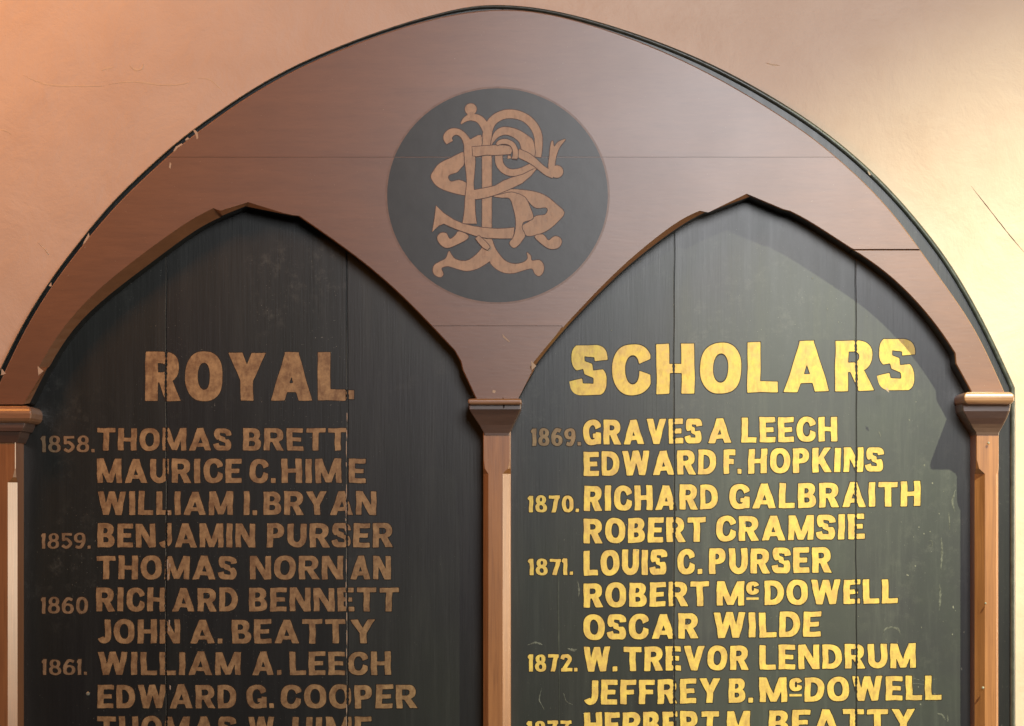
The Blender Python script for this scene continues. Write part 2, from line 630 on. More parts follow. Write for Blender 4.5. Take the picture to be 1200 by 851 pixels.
ky = lambda bf: bf[0][1]
kp = lambda p: p[1]
OWP = [outer_pair(p) for p in so]
LWP = [world_pair(b) for b in lo]
RWP = [world_pair(b) for b in ro]
zt = lambda y: (425.5 - y) * S


def cut(a, b, y, off):
    """point triple on the edge a-b at height y, front pulled back by off"""
    out = []
    for k, (p, q) in enumerate(zip(a, b)):
        z = zt(y)
        t = (z - p.z) / (q.z - p.z) if abs(q.z - p.z) > 1e-9 else 0
        v = p.lerp(q, max(0, min(1, t)))
        v = Vector((v.x, v.y, z + (off * S if k == 2 else 0)))
        out.append(v)
    return tuple(out)


def arch_piece(tri, label=None):
    o = solid('arch_board', [t[0] for t in tri], [t[2] for t in tri], M['oak_h'], board, [[t[1] for t in tri]])
    # the square reveals are painted like the board, only face and chamfer are varnished
    o.data.materials.append(M['board_darker'])
    n = len(tri)
    for p in o.data.polygons:
        vs = list(p.vertices)
        if all(v < 2 * n for v in vs) and len(vs) == 4:
            p.material_index = 1
    return o


g = 0.25
# indices of the cuts
a190 = next(i for i, p in enumerate(so) if 425.5 - OWP[i][0].z / S < 190)
b190 = next(i for i in range(len(so) - 1, -1, -1) if 425.5 - OWP[i][0].z / S < 190)
b297 = next(i for i in range(len(so) - 1, -1, -1) if 425.5 - OWP[i][0].z / S < 297)
r297 = next(i for i in range(len(ro) - 1, -1, -1) if 425.5 - RWP[i][0].z / S < 297)
r385 = next(i for i in range(len(ro)) if 425.5 - RWP[i][0].z / S < 385)
l385 = next(i for i in range(len(lo) - 1, -1, -1) if 425.5 - LWP[i][0].z / S < 385)
gap = 0.35
cL = lambda y, o: cut(OWP[a190 - 1], OWP[a190], y, o)
cR = lambda y, o: cut(OWP[b190], OWP[b190 + 1], y, o)
arch_piece([cL(190 - .05, 0.12)] + OWP[a190:b190 + 1] + [cR(190 - .05, 0.12)])
arch_piece(OWP[:a190] + [cL(190 + .05, -0.12), cR(190 + .05, -0.12)] + OWP[b190 + 1:b297 + 1]
           + [cut(OWP[b297], OWP[b297 + 1], 297 - gap, 0.6), cut(RWP[r297], RWP[r297 + 1], 297 - gap, 0.6)]
           + RWP[r385:r297 + 1][::-1]
           + [cut(RWP[r385 - 1], RWP[r385], 385 - .08, 0.15), cut(LWP[l385], LWP[l385 + 1], 385 - .08, 0.15)]
           + LWP[:l385 + 1][::-1])
arch_piece([cut(LWP[l385], LWP[l385 + 1], 385 + .08, -0.15), cut(RWP[r385 - 1], RWP[r385], 385 + .08, -0.15)]
           + RWP[:r385][::-1] + LWP[l385 + 1:][::-1])
arch_piece([cut(OWP[b297], OWP[b297 + 1], 297 + gap, -0.6)] + OWP[b297 + 1:] + RWP[r297 + 1:][::-1]
           + [cut(RWP[r297], RWP[r297 + 1], 297 + gap, -0.6)])

# ---------------------------------------------------------------- columns
def column(x0, x1, dsh, chs, cap, slab, top, ext_l=0, ext_r=0, chl=7, chr_=9, y_stop=556):
    """shaft + capital + top slab; x in board units. cap = rows (v, x0, x1, d), slab likewise"""
    rows = [(chs, 0.8, 0.8), (y_stop - 16, 0.8, 0.8), (y_stop - 6, chl * 0.35, chr_ * 0.35), (y_stop, chl, chr_), (1000, chl, chr_)]
    verts, faces = [], []
    for (v, cl, cr) in rows:
        for (x, d) in ((x0, 0.2), (x0, dsh - cl), (x0 + cl, dsh), (x1 - cr, dsh), (x1, dsh - cr), (x1, 0.2)):
            verts.append(R(x, v, d))
    for k in range(len(rows) - 1):
        for i in range(5):
            a = k * 6 + i
            faces.append((a, a + 1, a + 7, a + 6))
    sh = link_mesh('column_shaft', verts, faces, M['oak_v'], board)

    def loft(name, rings, rad, mat, par):
        vs, fs = [], []
        m = None
        for (v, a, b, d) in rings:
            r = rad
            pts = [(a, 0.2)]
            for q in range(5):
                an = math.pi + q * math.pi / 8
                pts.append((a + r + r * math.cos(an), d - r - r * math.sin(an)))
            for q in range(5):
                an = math.pi / 2 - q * math.pi / 8
                pts.append((b - r + r * math.cos(an), d - r + r * math.sin(an)))
            pts.append((b, 0.2))
            m = len(pts)
            for (x, dd) in pts:
                vs.append(R(x, v, dd))
        for k in range(len(rings) - 1):
            for i in range(m - 1):
                fs.append((k * m + i, k * m + i + 1, (k + 1) * m + i + 1, (k + 1) * m + i))
        fs.append(tuple(range(m)))
        fs.append(tuple(range((len(rings) - 1) * m, len(rings) * m)))
        return link_mesh(name, vs, fs, mat, par)

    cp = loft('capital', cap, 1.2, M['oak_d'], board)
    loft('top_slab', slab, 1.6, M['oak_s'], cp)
    return sh, cp


def slab_rows(xa, xb, v0, v1, d, r=5.0):
    rows = []
    h = v1 - v0
    r = min(r, h / 2)
    for k in range(6):
        an = k / 5 * math.pi / 2
        ins = r * (1 - math.sin(an))
        rows.append((v0 + r * (1 - math.cos(an)), xa + ins, xb - ins, d - ins))
    for k in range(1, 5):
        an = k / 4 * math.pi / 2
        ins = r * (1 - math.cos(an))
        rows.append((v1 - r + r * math.sin(an), xa + ins * 0.8, xb - ins * 0.8, d - ins * 0.8))
    return rows


# centre column
column(567.5, 599, 40, 505,
       [(476, 551, 611.5, 51), (482, 551.5, 611, 51), (488, 555, 608, 48), (500, 563, 602, 43.5), (509, 568, 598.2, 41.2), (511.5, 568.5, 598, 41)],
       slab_rows(550.5, 612, 470, 477, 58, 3.2), 470, chl=6, chr_=9)
# right-hand column
column(1137, 1163, 37, 506,
       [(476, 1119, 1175, 47), (484, 1120, 1174, 47), (492, 1125, 1171, 45), (503, 1132, 1166, 40), (508, 1136, 1163.5, 38.5), (511, 1136.5, 1163.3, 38)],
       slab_rows(1118, 1176, 462.5, 476.5, 63, 6.5), 463, chl=10, chr_=3, y_stop=556)
# left-hand column, cut off by the picture's edge
column(-14, 28, 40, 512,
       [(497, -44, 42, 50), (503, -42, 40, 50), (507, -40, 38, 49), (508, -38, 35, 46), (514, -34, 33, 44), (520, -24, 30, 41.5)],
       slab_rows(-46, 50, 478, 498, 56, 9), 478, chl=9, chr_=9, y_stop=566)

# ---------------------------------------------------------------- medallion and monogram
def ell(cx, cy, rx, ry, n=96):
    return [(cx + rx * math.cos(2 * math.pi * i / n), cy + ry * math.sin(2 * math.pi * i / n)) for i in range(n)]


def strip_cut(poly, y, side):
    """keep the part of a convex outline above or below y"""
    out = []
    n = len(poly)
    for i in range(n):
        a, b = poly[i], poly[(i + 1) % n]
        ina = (a[1] < y) if side == 'up' else (a[1] > y)
        inb = (b[1] < y) if side == 'up' else (b[1] > y)
        if ina:
            out.append(a)
        if ina != inb:
            t = (y - a[1]) / (b[1] - a[1])
            out.append((a[0] + (b[0] - a[0]) * t, y))
    return out


ysm = FY + (190 - FY) * D / (D - T)       # where the arch seam is seen
for k, side in enumerate(('up', 'down')):
    e_ = 0.5 if side == 'down' else -0.5
    film('medallion', [strip_cut(ell(583, 229, 131.6, 127.6), ysm + e_, side)], T - 0.1, T + 0.12, M['disc_rim'], board, True)
    film('medallion', [strip_cut(ell(583, 229, 129.3, 125.4), ysm + e_, side)], T + 0.12, T + 0.24, M['disc'], board, True)

ZA = lambda x, y: (490 + x * .1292, 110 + y * .1292)
ZB = lambda x, y: (570 + x * .1292, 110 + y * .1292)
ZC = lambda x, y: (490 + x * .1292, 220 + y * .1292)
ZD = lambda x, y: (570 + x * .1292, 220 + y * .1292)


def poly(z, pts, sub=3):
    return catmull([z(*p) for p in pts], sub, True)


def rib(pts):
    """closed outline of a brush stroke through (u, v, width)"""
    p = catmull(pts, 5)
    L, Q = [], []
    n = len(p)
    for i in range(n):
        a, b = p[max(i - 1, 0)], p[min(i + 1, n - 1)]
        dx, dy = b[0] - a[0], b[1] - a[1]
        ln = math.hypot(dx, dy) or 1
        h = p[i][2] / 2
        L.append((p[i][0] - dy / ln * h, p[i][1] + dx / ln * h))
        Q.append((p[i][0] + dy / ln * h, p[i][1] - dx / ln * h))
    return L + Q[::-1]


zb = lambda pts: rib([ZB(a, b) + (c * .1292,) for a, b, c in pts])
za = lambda pts: rib([ZA(a, b) + (c * .1292,) for a, b, c in pts])
zc = lambda pts: rib([ZC(a, b) + (c * .1292,) for a, b, c in pts])

foot = [ZC(*p) for p in [(600, 500), (570, 560), (500, 630), (430, 665), (340, 650), (300, 605), (280, 575), (252, 640), (200, 670),
                         (150, 700), (133, 745), (150, 790), (200, 812), (228, 785), (212, 730), (270, 712), (350, 735), (440, 755),
                         (530, 737), (600, 700), (650, 668)]] + \
       [ZD(*p) for p in [(40, 690), (100, 745), (180, 775), (260, 772), (350, 745), (415, 735), (440, 780), (478, 802), (515, 765),
                         (518, 700), (480, 658), (412, 662), (402, 620), (368, 588), (375, 640), (340, 675), (260, 692), (180, 670),
                         (120, 610), (75, 540), (50, 470)]] + [ZC(*p) for p in [(640, 455)]]
mono = [
    catmull(foot, 3, True),
    # S upper lobe
    poly(ZA, [(415, 535), (370, 545), (300, 580), (230, 612), (180, 645), (140, 700), (116, 752), (150, 815), (200, 855), (300, 893), (440, 920),
              (450, 860), (440, 812), (370, 783), (300, 797), (272, 765), (285, 733), (350, 712), (388, 672), (415, 635)]),
    # S lower lobe
    poly(ZD, [(60, 76), (130, 45), (210, 16), (320, 20), (450, 40), (550, 82), (630, 148), (706, 226), (645, 310), (560, 382), (470, 422), (368, 436),
              (330, 380), (320, 350), (400, 300), (450, 258), (530, 246), (556, 210), (540, 180), (455, 184), (405, 150), (368, 112), (300, 110), (200, 92)]),
    # outer bowl of the P with its stem
    rib([(570.5, 300, 11), (570.5, 270, 11), (570.6, 240, 11), (570.6, 200, 11), (570.6, 172, 11), (571, 158, 10.5), (574, 147, 10), (580, 139.5, 10), (590, 134.5, 10), (602, 133.8, 10),
         (615, 138, 9.5), (625, 147, 9.5), (630.5, 159, 9.2), (631, 172, 8.8), (630, 184, 8.2)]),
    rib([(572, 158, 8), (567, 146, 9), (561, 139.5, 8.5), (553, 137.5, 7.5), (546, 139.5, 5.5), (540.3, 145, 1.4)]),
    ell(551.7, 128, 6.8, 6.6, 24),
    rib([(551.7, 131, 9), (552, 138, 7)]),
    # inner bowl
    poly(ZB, [(40, 470), (55, 390), (90, 332), (150, 303), (220, 307), (300, 333), (370, 378), (425, 430), (435, 570), (330, 520),
              (300, 440), (235, 388), (170, 370), (110, 390), (70, 430)]),
    zb([(112, 550, 66), (118, 630, 66), (160, 688, 62), (225, 715, 60), (310, 705, 60), (405, 665, 62), (450, 640, 50)]),
    # R stem with hook
    rib([(527, 167, 8), (524.5, 161, 10), (529, 155.5, 9), (536, 154.5, 7), (543, 159, 7), (548, 168, 9), (549.8, 178, 11.5), (550.8, 190, 12), (551.2, 205, 9),
         (551, 216, 8), (550.8, 232, 11), (550.5, 248, 12.5), (550.3, 262, 16.5)]),
    poly(ZA, [(430, 440), (480, 412), (568, 375), (572, 475), (500, 480)]),
    # slanting band of the R
    [(549, 223.5), (557, 222.6), (568, 220.5), (580, 218), (590, 212), (599, 208.5), (613, 204.5), (625, 198.5), (629.5, 197), (622, 206), (612, 214.5),
     (597, 221.8), (583, 227.5), (570, 231.5), (558, 233.5), (549, 232)],
    # leg
    poly(ZD, [(66, 78), (130, 62), (230, 42), (330, 75), (368, 115), (400, 190), (425, 262), (405, 290), (340, 310), (322, 345), (325, 375), (350, 432), (330, 470),
              (290, 522), (245, 545), (210, 502), (245, 450), (266, 370), (266, 280), (247, 190), (212, 98), (140, 90)]),
    # bar
    [(553.3, 172.2), (554.4, 182.6), (558, 183.2), (570, 181.4), (580, 181.8), (590, 181.2), (598.4, 180.6), (600.5, 176), (599, 172), (592, 170.6), (583, 170.2), (570, 171)],
    # bar going on to the right, its ball and leaf
    zb([(285, 535, 72), (330, 555, 74), (380, 580, 72), (440, 622, 62), (505, 678, 56), (560, 715, 62), (610, 730, 70)]),
    ell(*ZB(637, 706), 7.6, 7.2, 28),
    poly(ZB, [(563, 680), (572, 560), (585, 450), (603, 428), (614, 480), (650, 438), (718, 413), (668, 478), (632, 570), (610, 690)]),
    # little ring
    zb([(95, 462, 22), (115, 443, 34), (150, 433, 42), (195, 437, 42), (240, 465, 42), (263, 520, 44), (258, 580, 46), (232, 606, 40), (210, 592, 34), (207, 562, 22)]),
    # S tail
    [ZC(*p) for p in [(163, 163), (230, 230), (320, 290), (400, 325), (500, 350), (600, 365), (700, 372)]] + [ZD(*p) for p in [(100, 374), (180, 370), (252, 362), (246, 420), (235, 460), (120, 460), (0, 456)]] +
    [ZC(*p) for p in [(520, 436), (430, 405), (330, 370), (232, 326), (185, 345), (128, 402), (148, 290)]],
    # curls below
    poly(ZC, [(368, 397), (450, 430), (442, 467), (350, 516), (262, 546), (200, 512), (173, 452), (205, 412), (255, 415), (288, 466), (338, 432)]),
    poly(ZD, [(438, 445), (512, 425), (560, 478), (592, 458), (625, 440), (670, 458), (682, 500), (650, 545), (590, 556), (528, 530)]),
    zc([(535, 448, 40), (570, 485, 50), (610, 525, 52), (640, 552, 34)]),
]


def area2(l):
    return sum(a[0] * b[1] - b[0] * a[1] for a, b in zip(l, l[1:] + l[:1]))


def grow(loop, r):
    n = len(loop)
    s = 1 if area2(loop) > 0 else -1
    out = []
    for i in range(n):
        a, b = loop[i - 1], loop[(i + 1) % n]
        dx, dy = b[0] - a[0], b[1] - a[1]
        ln = math.hypot(dx, dy) or 1
        out.append((loop[i][0] + s * dy / ln * r, loop[i][1] - s * dx / ln * r))
    return out


base = T + 0.26
GROUPS = [(0, 3, 4, 5, 6), (1,), (7, 8), (2,), (9, 10, 11), (12,), (13, 14, 15, 16), (19, 20), (18,), (17,), (21,)]
z = base
for grp in GROUPS:
    lead = None
    for n_, i in enumerate(grp):
        zf = z + 0.03 + n_ * 0.012
        o = film('monogram_stroke', [mono[i]], zf, zf + 0.012, M['gilt_pale'], board, True)
        film('stroke_outline', [grow(mono[i], 0.8)], z + n_ * 0.002, z + 0.02 + n_ * 0.002, M['outline'], o, True)
    z += 0.11

# ---------------------------------------------------------------- lettering
def seg_box(X, Y, x0, y0, x1, y1):
    return np.maximum(np.maximum(x0 - X, X - x1), np.maximum(y0 - Y, Y - y1))


def quad(X, Y, pts):
    f = None
    n = len(pts)
    ar = sum(pts[i][0] * pts[(i + 1) % n][1] - pts[(i + 1) % n][0] * pts[i][1] for i in range(n))
    s = 1 if ar > 0 else -1
    for i in range(n):
        a, b = pts[i], pts[(i + 1) % n]
        dx, dy = b[0] - a[0], b[1] - a[1]
        ln = math.hypot(dx, dy) or 1e-6
        h = s * (dy * (X - a[0]) - dx * (Y - a[1])) / ln
        f = h if f is None else np.maximum(f, h)
    return f


def ellp(X, Y, cx, cy, rx, ry, pw=2.3):
    q = (np.abs((X - cx) / rx) ** pw + np.abs((Y - cy) / ry) ** pw) ** (1 / pw)
    return (q - 1) * min(rx, ry)


def dsh(X, Y, x0, y0, x1, y1, rx):
    cy, ry = (y0 + y1) / 2, (y1 - y0) / 2
    return np.minimum(seg_box(X, Y, x0, y0, x1 - rx, y1),
                      np.maximum(ellp(X, Y, x1 - rx, cy, rx, ry), (x1 - rx - 0.02) - X))


def stroke(X, Y, pts, t, caps=True, sub=8, smooth=True):
    p = catmull(pts, sub) if smooth else pts
    f = np.full_like(X, 9.0)
    for a, b in zip(p, p[1:]):
        vx, vy = b[0] - a[0], b[1] - a[1]
        l2 = vx * vx + vy * vy or 1e-9
        h = np.clip(((X - a[0]) * vx + (Y - a[1]) * vy) / l2, 0, 1)
        f = np.minimum(f, np.hypot(X - a[0] - h * vx, Y - a[1] - h * vy))
    f = f - t / 2
    if caps:
        for (e, q) in ((p[0], p[1]), (p[-1], p[-2])):
            dx, dy = e[0] - q[0], e[1] - q[1]
            ln = math.hypot(dx, dy) or 1
            dx, dy = dx / ln, dy / ln
            k = t * 0.75
            er = quad(X, Y, [(e[0] - dy * k, e[1] + dx * k), (e[0] - dy * k + dx * k, e[1] + dx * k + dy * k),
                             (e[0] + dy * k + dx * k, e[1] - dx * k + dy * k), (e[0] + dy * k, e[1] - dx * k)])
            f = np.maximum(f, -er)
    return f


mn = lambda *a: __import__('functools').reduce(np.minimum, a)
WID = dict(A=.86, B=.66, C=.72, D=.70, E=.60, F=.58, G=.74, H=.72, I=.25, J=.52, K=.74, L=.58, M=.92, N=.76, O=.78, P=.64, R=.72,
           S=.66, T=.70, U=.70, V=.82, W=1.08, Y=.78)
WID.update({'.': .2, '1': .22, '0': .62, '8': .62, '5': .58, '9': .62, '6': .62, '7': .58, '2': .62, '3': .6, 'c': .55})


def glyph(ch, X, Y, t):
    w = WID[ch]
    hb = t * 0.88          # horizontal strokes a little thinner
    clip = lambda f: np.maximum(f, np.maximum(-Y, Y - 1))
    if ch == 'I':
        return seg_box(X, Y, w / 2 - t / 2, 0, w / 2 + t / 2, 1)
    if ch == '1':
        return mn(seg_box(X, Y, w / 2 - t / 2, 0, w / 2 + t / 2, 1), quad(X, Y, [(w / 2 - t / 2, 1), (w / 2 - t / 2, .72), (w / 2 - t * .9, .80), (w / 2 - t * .9, .88)]))
    if ch == 'L':
        return mn(seg_box(X, Y, 0, 0, t, 1), seg_box(X, Y, 0, 0, w, hb))
    if ch in 'EF':
        f = mn(seg_box(X, Y, 0, 0, t, 1), seg_box(X, Y, 0, 1 - hb, w, 1), seg_box(X, Y, 0, .5 - hb * .45, w * .88, .5 + hb * .45))
        return mn(f, seg_box(X, Y, 0, 0, w, hb)) if ch == 'E' else f
    if ch == 'T':
        return mn(seg_box(X, Y, 0, 1 - hb, w, 1), seg_box(X, Y, w / 2 - t / 2, 0, w / 2 + t / 2, 1))
    if ch == 'H':
        return mn(seg_box(X, Y, 0, 0, t, 1), seg_box(X, Y, w - t, 0, w, 1), seg_box(X, Y, 0, .5 - hb * .42, w, .5 + hb * .42))
    if ch == 'N':
        return mn(seg_box(X, Y, 0, 0, t * .92, 1), seg_box(X, Y, w - t * .92, 0, w, 1), quad(X, Y, [(0, 1), (t * 1.12, 1), (w, 0), (w - t * 1.12, 0)]))
    if ch == 'M':
        c = w / 2
        return mn(seg_box(X, Y, 0, 0, t * .9, 1), seg_box(X, Y, w - t * .9, 0, w, 1),
                  quad(X, Y, [(0, 1), (t * 1.1, 1), (c + t * .45, 0.02), (c - t * .45, 0.02)]),
                  quad(X, Y, [(w, 1), (w - t * 1.1, 1), (c - t * .45, 0.02), (c + t * .45, 0.02)]))
    if ch == 'A':
        c = w / 2
        return mn(quad(X, Y, [(0, 0), (t * 1.08, 0), (c + t * .58, 1), (c - t * .52, 1)]),
                  quad(X, Y, [(w, 0), (w - t * 1.08, 0), (c - t * .58, 1), (c + t * .52, 1)]),
                  seg_box(X, Y, w * .22, .17, w * .78, .17 + hb * .8))
    if ch == 'V':
        c = w / 2
        return mn(quad(X, Y, [(0, 1), (t * 1.1, 1), (c + t * .5, 0), (c - t * .5, 0)]), quad(X, Y, [(w, 1), (w - t * 1.1, 1), (c - t * .5, 0), (c + t * .5, 0)]))
    if ch == 'W':
        a, c = w * .27, w / 2
        tt = t * .98
        f = None
        for (xt, xb) in ((tt * .5, a), (c, a + .01), (c, w - a - .01), (w - tt * .5, w - a)):
            q = quad(X, Y, [(xt - tt * .5, 1), (xt + tt * .5, 1), (xb + tt * .48, 0), (xb - tt * .48, 0)])
            f = q if f is None else np.minimum(f, q)
        return f
    if ch == 'Y':
        c = w / 2
        return mn(seg_box(X, Y, c - t / 2, 0, c + t / 2, .48),
                  quad(X, Y, [(0, 1), (t * 1.12, 1), (c + t * .5, .40), (c - t * .5, .42)]),
                  quad(X, Y, [(w, 1), (w - t * 1.12, 1), (c - t * .5, .40), (c + t * .5, .42)]))
    if ch == 'K':
        return mn(seg_box(X, Y, 0, 0, t, 1), quad(X, Y, [(w - t * 1.2, 1), (w - .02, 1), (t, .30), (t * .8, .50)]),
                  quad(X, Y, [(w - t * 1.15, 0), (w, 0), (t * 1.75, .66), (t * 1.0, .46)]))
    if ch == 'D':
        return np.maximum(dsh(X, Y, 0, 0, w, 1, .42), -dsh(X, Y, t, hb, w - t, 1 - hb, .24))
    if ch in 'PR':
        y0 = .38
        f = np.maximum(dsh(X, Y, 0, y0, w * .97, 1, .3), -dsh(X, Y, t, y0 + hb * .85, w * .97 - t, 1 - hb, .13))
        f = mn(f, seg_box(X, Y, 0, 0, t, 1))
        if ch == 'R':
            f = mn(f, quad(X, Y, [(w * .36, .46), (w * .36 + t * 1.05, .48), (w + .02, 0), (w - t * 1.12, 0)]))
        return f
    if ch == 'B':
        o = mn(dsh(X, Y, 0, .47, w * .94, 1, .26), dsh(X, Y, 0, 0, w, .56, .28))
        h = mn(dsh(X, Y, t, .5 + hb * .38, w * .94 - t, 1 - hb, .11), dsh(X, Y, t, hb, w - t, .5 - hb * .38, .12))
        return np.maximum(o, -h)
    if ch in 'O0':
        return np.maximum(ellp(X, Y, w / 2, .5, w / 2, .51, 2.4), -ellp(X, Y, w / 2, .5, w / 2 - t, .51 - hb, 2.2))
    if ch in 'CG':
        f = np.maximum(ellp(X, Y, w * .53, .5, w * .53, .51, 2.4), -ellp(X, Y, w * .53, .5, w * .53 - t, .51 - hb, 2.2))
        f = np.maximum(f, X - w)
        lo_ = .33 if ch == 'C' else .45
        f = np.maximum(f, -quad(X, Y, [(w * .55, .52), (w * 1.3, .30 if ch == 'C' else .45), (w * 1.3, .80), (w * .55, .56)]))
        if ch == 'G':
            f = mn(f, seg_box(X, Y, w * .55, .27, w, .27 + hb * .8), seg_box(X, Y, w - t, 0.02, w, .27 + hb * .8))
        return f
    if ch == 'c':
        return glyph('C', X / 1.0 * (WID['C'] / w), Y, t * 1.15)
    if ch == 'U':
        r = w / 2 - t / 2
        return stroke(X, Y, [(t / 2, 1), (t / 2, .45)] + [(w / 2 - r * math.cos(a), .40 - (.40 - hb / 2) * math.sin(a)) for a in np.linspace(0.1, math.pi - .1, 9)] + [(w - t / 2, .45), (w - t / 2, 1)], t, smooth=False)
    if ch == 'J':
        r = (w - t) / 2
        return stroke(X, Y, [(w - t / 2, 1), (w - t / 2, .35)] + [(w / 2 + r * math.cos(a), .32 - (.32 - hb / 2) * math.sin(a)) for a in np.linspace(.15, math.pi - .35, 8)], t, smooth=False)
    if ch == 'S':
        h = hb / 2
        return clip(stroke(X, Y, [(w - t * .40, .69), (w * .80, .85), (w * .50, 1 - h), (w * .24, .90), (t * .50, .745), (w * .24, .60), (w * .5, .515), (w * .76, .42),
                             (w - t * .50, .27), (w * .76, .115), (w * .48, h), (w * .19, .14), (t * .30, .31)], t))
    if ch == '.':
        return seg_box(X, Y, 0, 0, .19, .2)
    if ch == '8':
        o = mn(ellp(X, Y, w / 2, .74, w * .44, .27), ellp(X, Y, w / 2, .28, w / 2, .29))
        return np.maximum(o, -mn(ellp(X, Y, w / 2, .75, w * .44 - t, .27 - hb * .8), ellp(X, Y, w / 2, .28, w / 2 - t, .29 - hb * .8)))
    if ch in '69':
        if ch == '9':
            X, Y = w - X, 1 - Y
        f = np.maximum(ellp(X, Y, w / 2, .31, w / 2, .32), -ellp(X, Y, w / 2, .31, w / 2 - t, .32 - hb * .85))
        return mn(f, stroke(X, Y, [(t / 2, .32), (t * .55, .6), (w * .45, .92), (w - t * .5, .86)], t))
    if ch == '7':
        return mn(seg_box(X, Y, 0, 1 - hb, w, 1), quad(X, Y, [(w - t * 1.1, 1), (w, 1), (w * .42 + t * .5, 0), (w * .42 - t * .6, 0)]))
    if ch == '2':
        return mn(seg_box(X, Y, 0, 0, w, hb), clip(stroke(X, Y, [(t * .4, .72), (w * .25, .90), (w * .6, .90), (w - t * .5, .70), (w * .55, .42), (t * .6, hb * .6)], t)))
    if ch == '5':
        return mn(seg_box(X, Y, w * .1, 1 - hb, w, 1), seg_box(X, Y, w * .08, .5, w * .08 + t * .9, 1),
                  stroke(X, Y, [(w * .12, .56), (w * .5, .62), (w - t * .5, .34), (w * .5, hb * .5), (t * .3, .2)], t))
    if ch == '3':
        return mn(seg_box(X, Y, 0, 1 - hb, w, 1), quad(X, Y, [(w - t * 1.2, 1), (w, 1), (w * .5, .5), (w * .3, .5)]),
                  stroke(X, Y, [(w * .35, .55), (w - t * .5, .42), (w - t * .55, .18), (w * .45, hb * .5), (t * .3, .2)], t))
    raise KeyError(ch)


def contours(F, x0, y0, h):
    """marching squares: closed loops of F = 0"""
    ny, nx = F.shape
    inside = F < 0
    nxt = {}

    def pe(i, j, k):
        # key of an edge crossing and its position
        if k == 0:
            a, b = F[j, i], F[j, i + 1]
            return (i, j, 0), (x0 + (i + a / (a - b)) * h, y0 + j * h)
        a, b = F[j, i], F[j + 1, i]
        return (i, j, 1), (x0 + i * h, y0 + (j + a / (a - b)) * h)
    pos = {}
    cells = inside[:-1, :-1].astype(int) + 2 * inside[:-1, 1:] + 4 * inside[1:, 1:] + 8 * inside[1:, :-1]
    for j, i in zip(*np.nonzero((cells > 0) & (cells < 15))):
        c = cells[j, i]
        e = {'b': (i, j, 0), 't': (i, j + 1, 0), 'l': (i, j, 1), 'r': (i + 1, j, 1)}
        table = {1: ['bl'], 2: ['rb'], 3: ['rl'], 4: ['tr'], 5: ['tr', 'bl'], 6: ['tb'], 7: ['tl'], 8: ['lt'], 9: ['bt'], 10: ['lt', 'rb'],
                 11: ['rt'], 12: ['lr'], 13: ['br'], 14: ['lb']}[int(c)]
        for s_ in table:
            k0, p0 = pe(*e[s_[0]])
            k1, p1 = pe(*e[s_[1]])
            pos[k0], pos[k1] = p0, p1
            nxt[k0] = k1
    loops = []
    while nxt:
        s_, cur = None, next(iter(nxt))
        lp = []
        while cur in nxt:
            lp.append(pos[cur])
            cur = nxt.pop(cur)
        if len(lp) > 5:
            loops.append(lp)
    return loops


def rdp(pts, eps):
    if len(pts) < 3:
        return pts
    a, b = pts[0], pts[-1]
    dx, dy = b[0] - a[0], b[1] - a[1]
    ln = math.hypot(dx, dy)
    best, bi = 0, 0
    for i in range(1, len(pts) - 1):
        p = pts[i]
        d = abs(dy * (p[0] - a[0]) - dx * (p[1] - a[1])) / ln if ln > 1e-9 else math.hypot(p[0] - a[0], p[1] - a[1])
        if d > best:
            best, bi = d, i
    if best < eps:
        return [a, b]
    return rdp(pts[:bi + 1], eps)[:-1] + rdp(pts[bi:], eps)


def simplify(loop, eps):
    k = len(loop) // 2
    return rdp(loop[:k + 1], eps)[:-1] + rdp(loop[k:] + loop[:1], eps)[:-1]


JT = [195, 407, 790, 1003]


def letter_fields(ch, x0, wpx, hgt, t, base_fn, amp):
    """signed field of one hand-painted letter on a grid in board units"""
    res = hgt / (44 if hgt < 40 else 60)
    pad = 3.5
    yb = base_fn(x0)
    gx = np.arange(x0 - pad, x0 + wpx + pad, res)
    gy = np.arange(-pad, hgt + pad, res)
    GX, GY = np.meshgrid(gx, gy)
    w = WID[ch]
    ph = rng.uniform(0, 6.28, 6)
    sk = rng.uniform(-.02, .02)
    hj = 1 + rng.uniform(-.018, .018)
    U = (GX - x0) / wpx * w
    V = GY / hgt / hj
    Xn = U + amp * (np.sin(V * 5 + ph[0]) + .6 * np.sin(V * 11 + ph[1])) + sk * (V - .5)
    Yn = V + amp * .9 * (np.sin(U * 6 + ph[2]) + .6 * np.sin(U * 13 + ph[3]))
    f = glyph(ch, Xn, Yn, t) * hgt
    f = f + 0.06 * np.sin(GX * 1.9 + ph[4]) * np.sin(GY * 2.3 + ph[5])
    return f, gx[0], res, GX, GY, yb


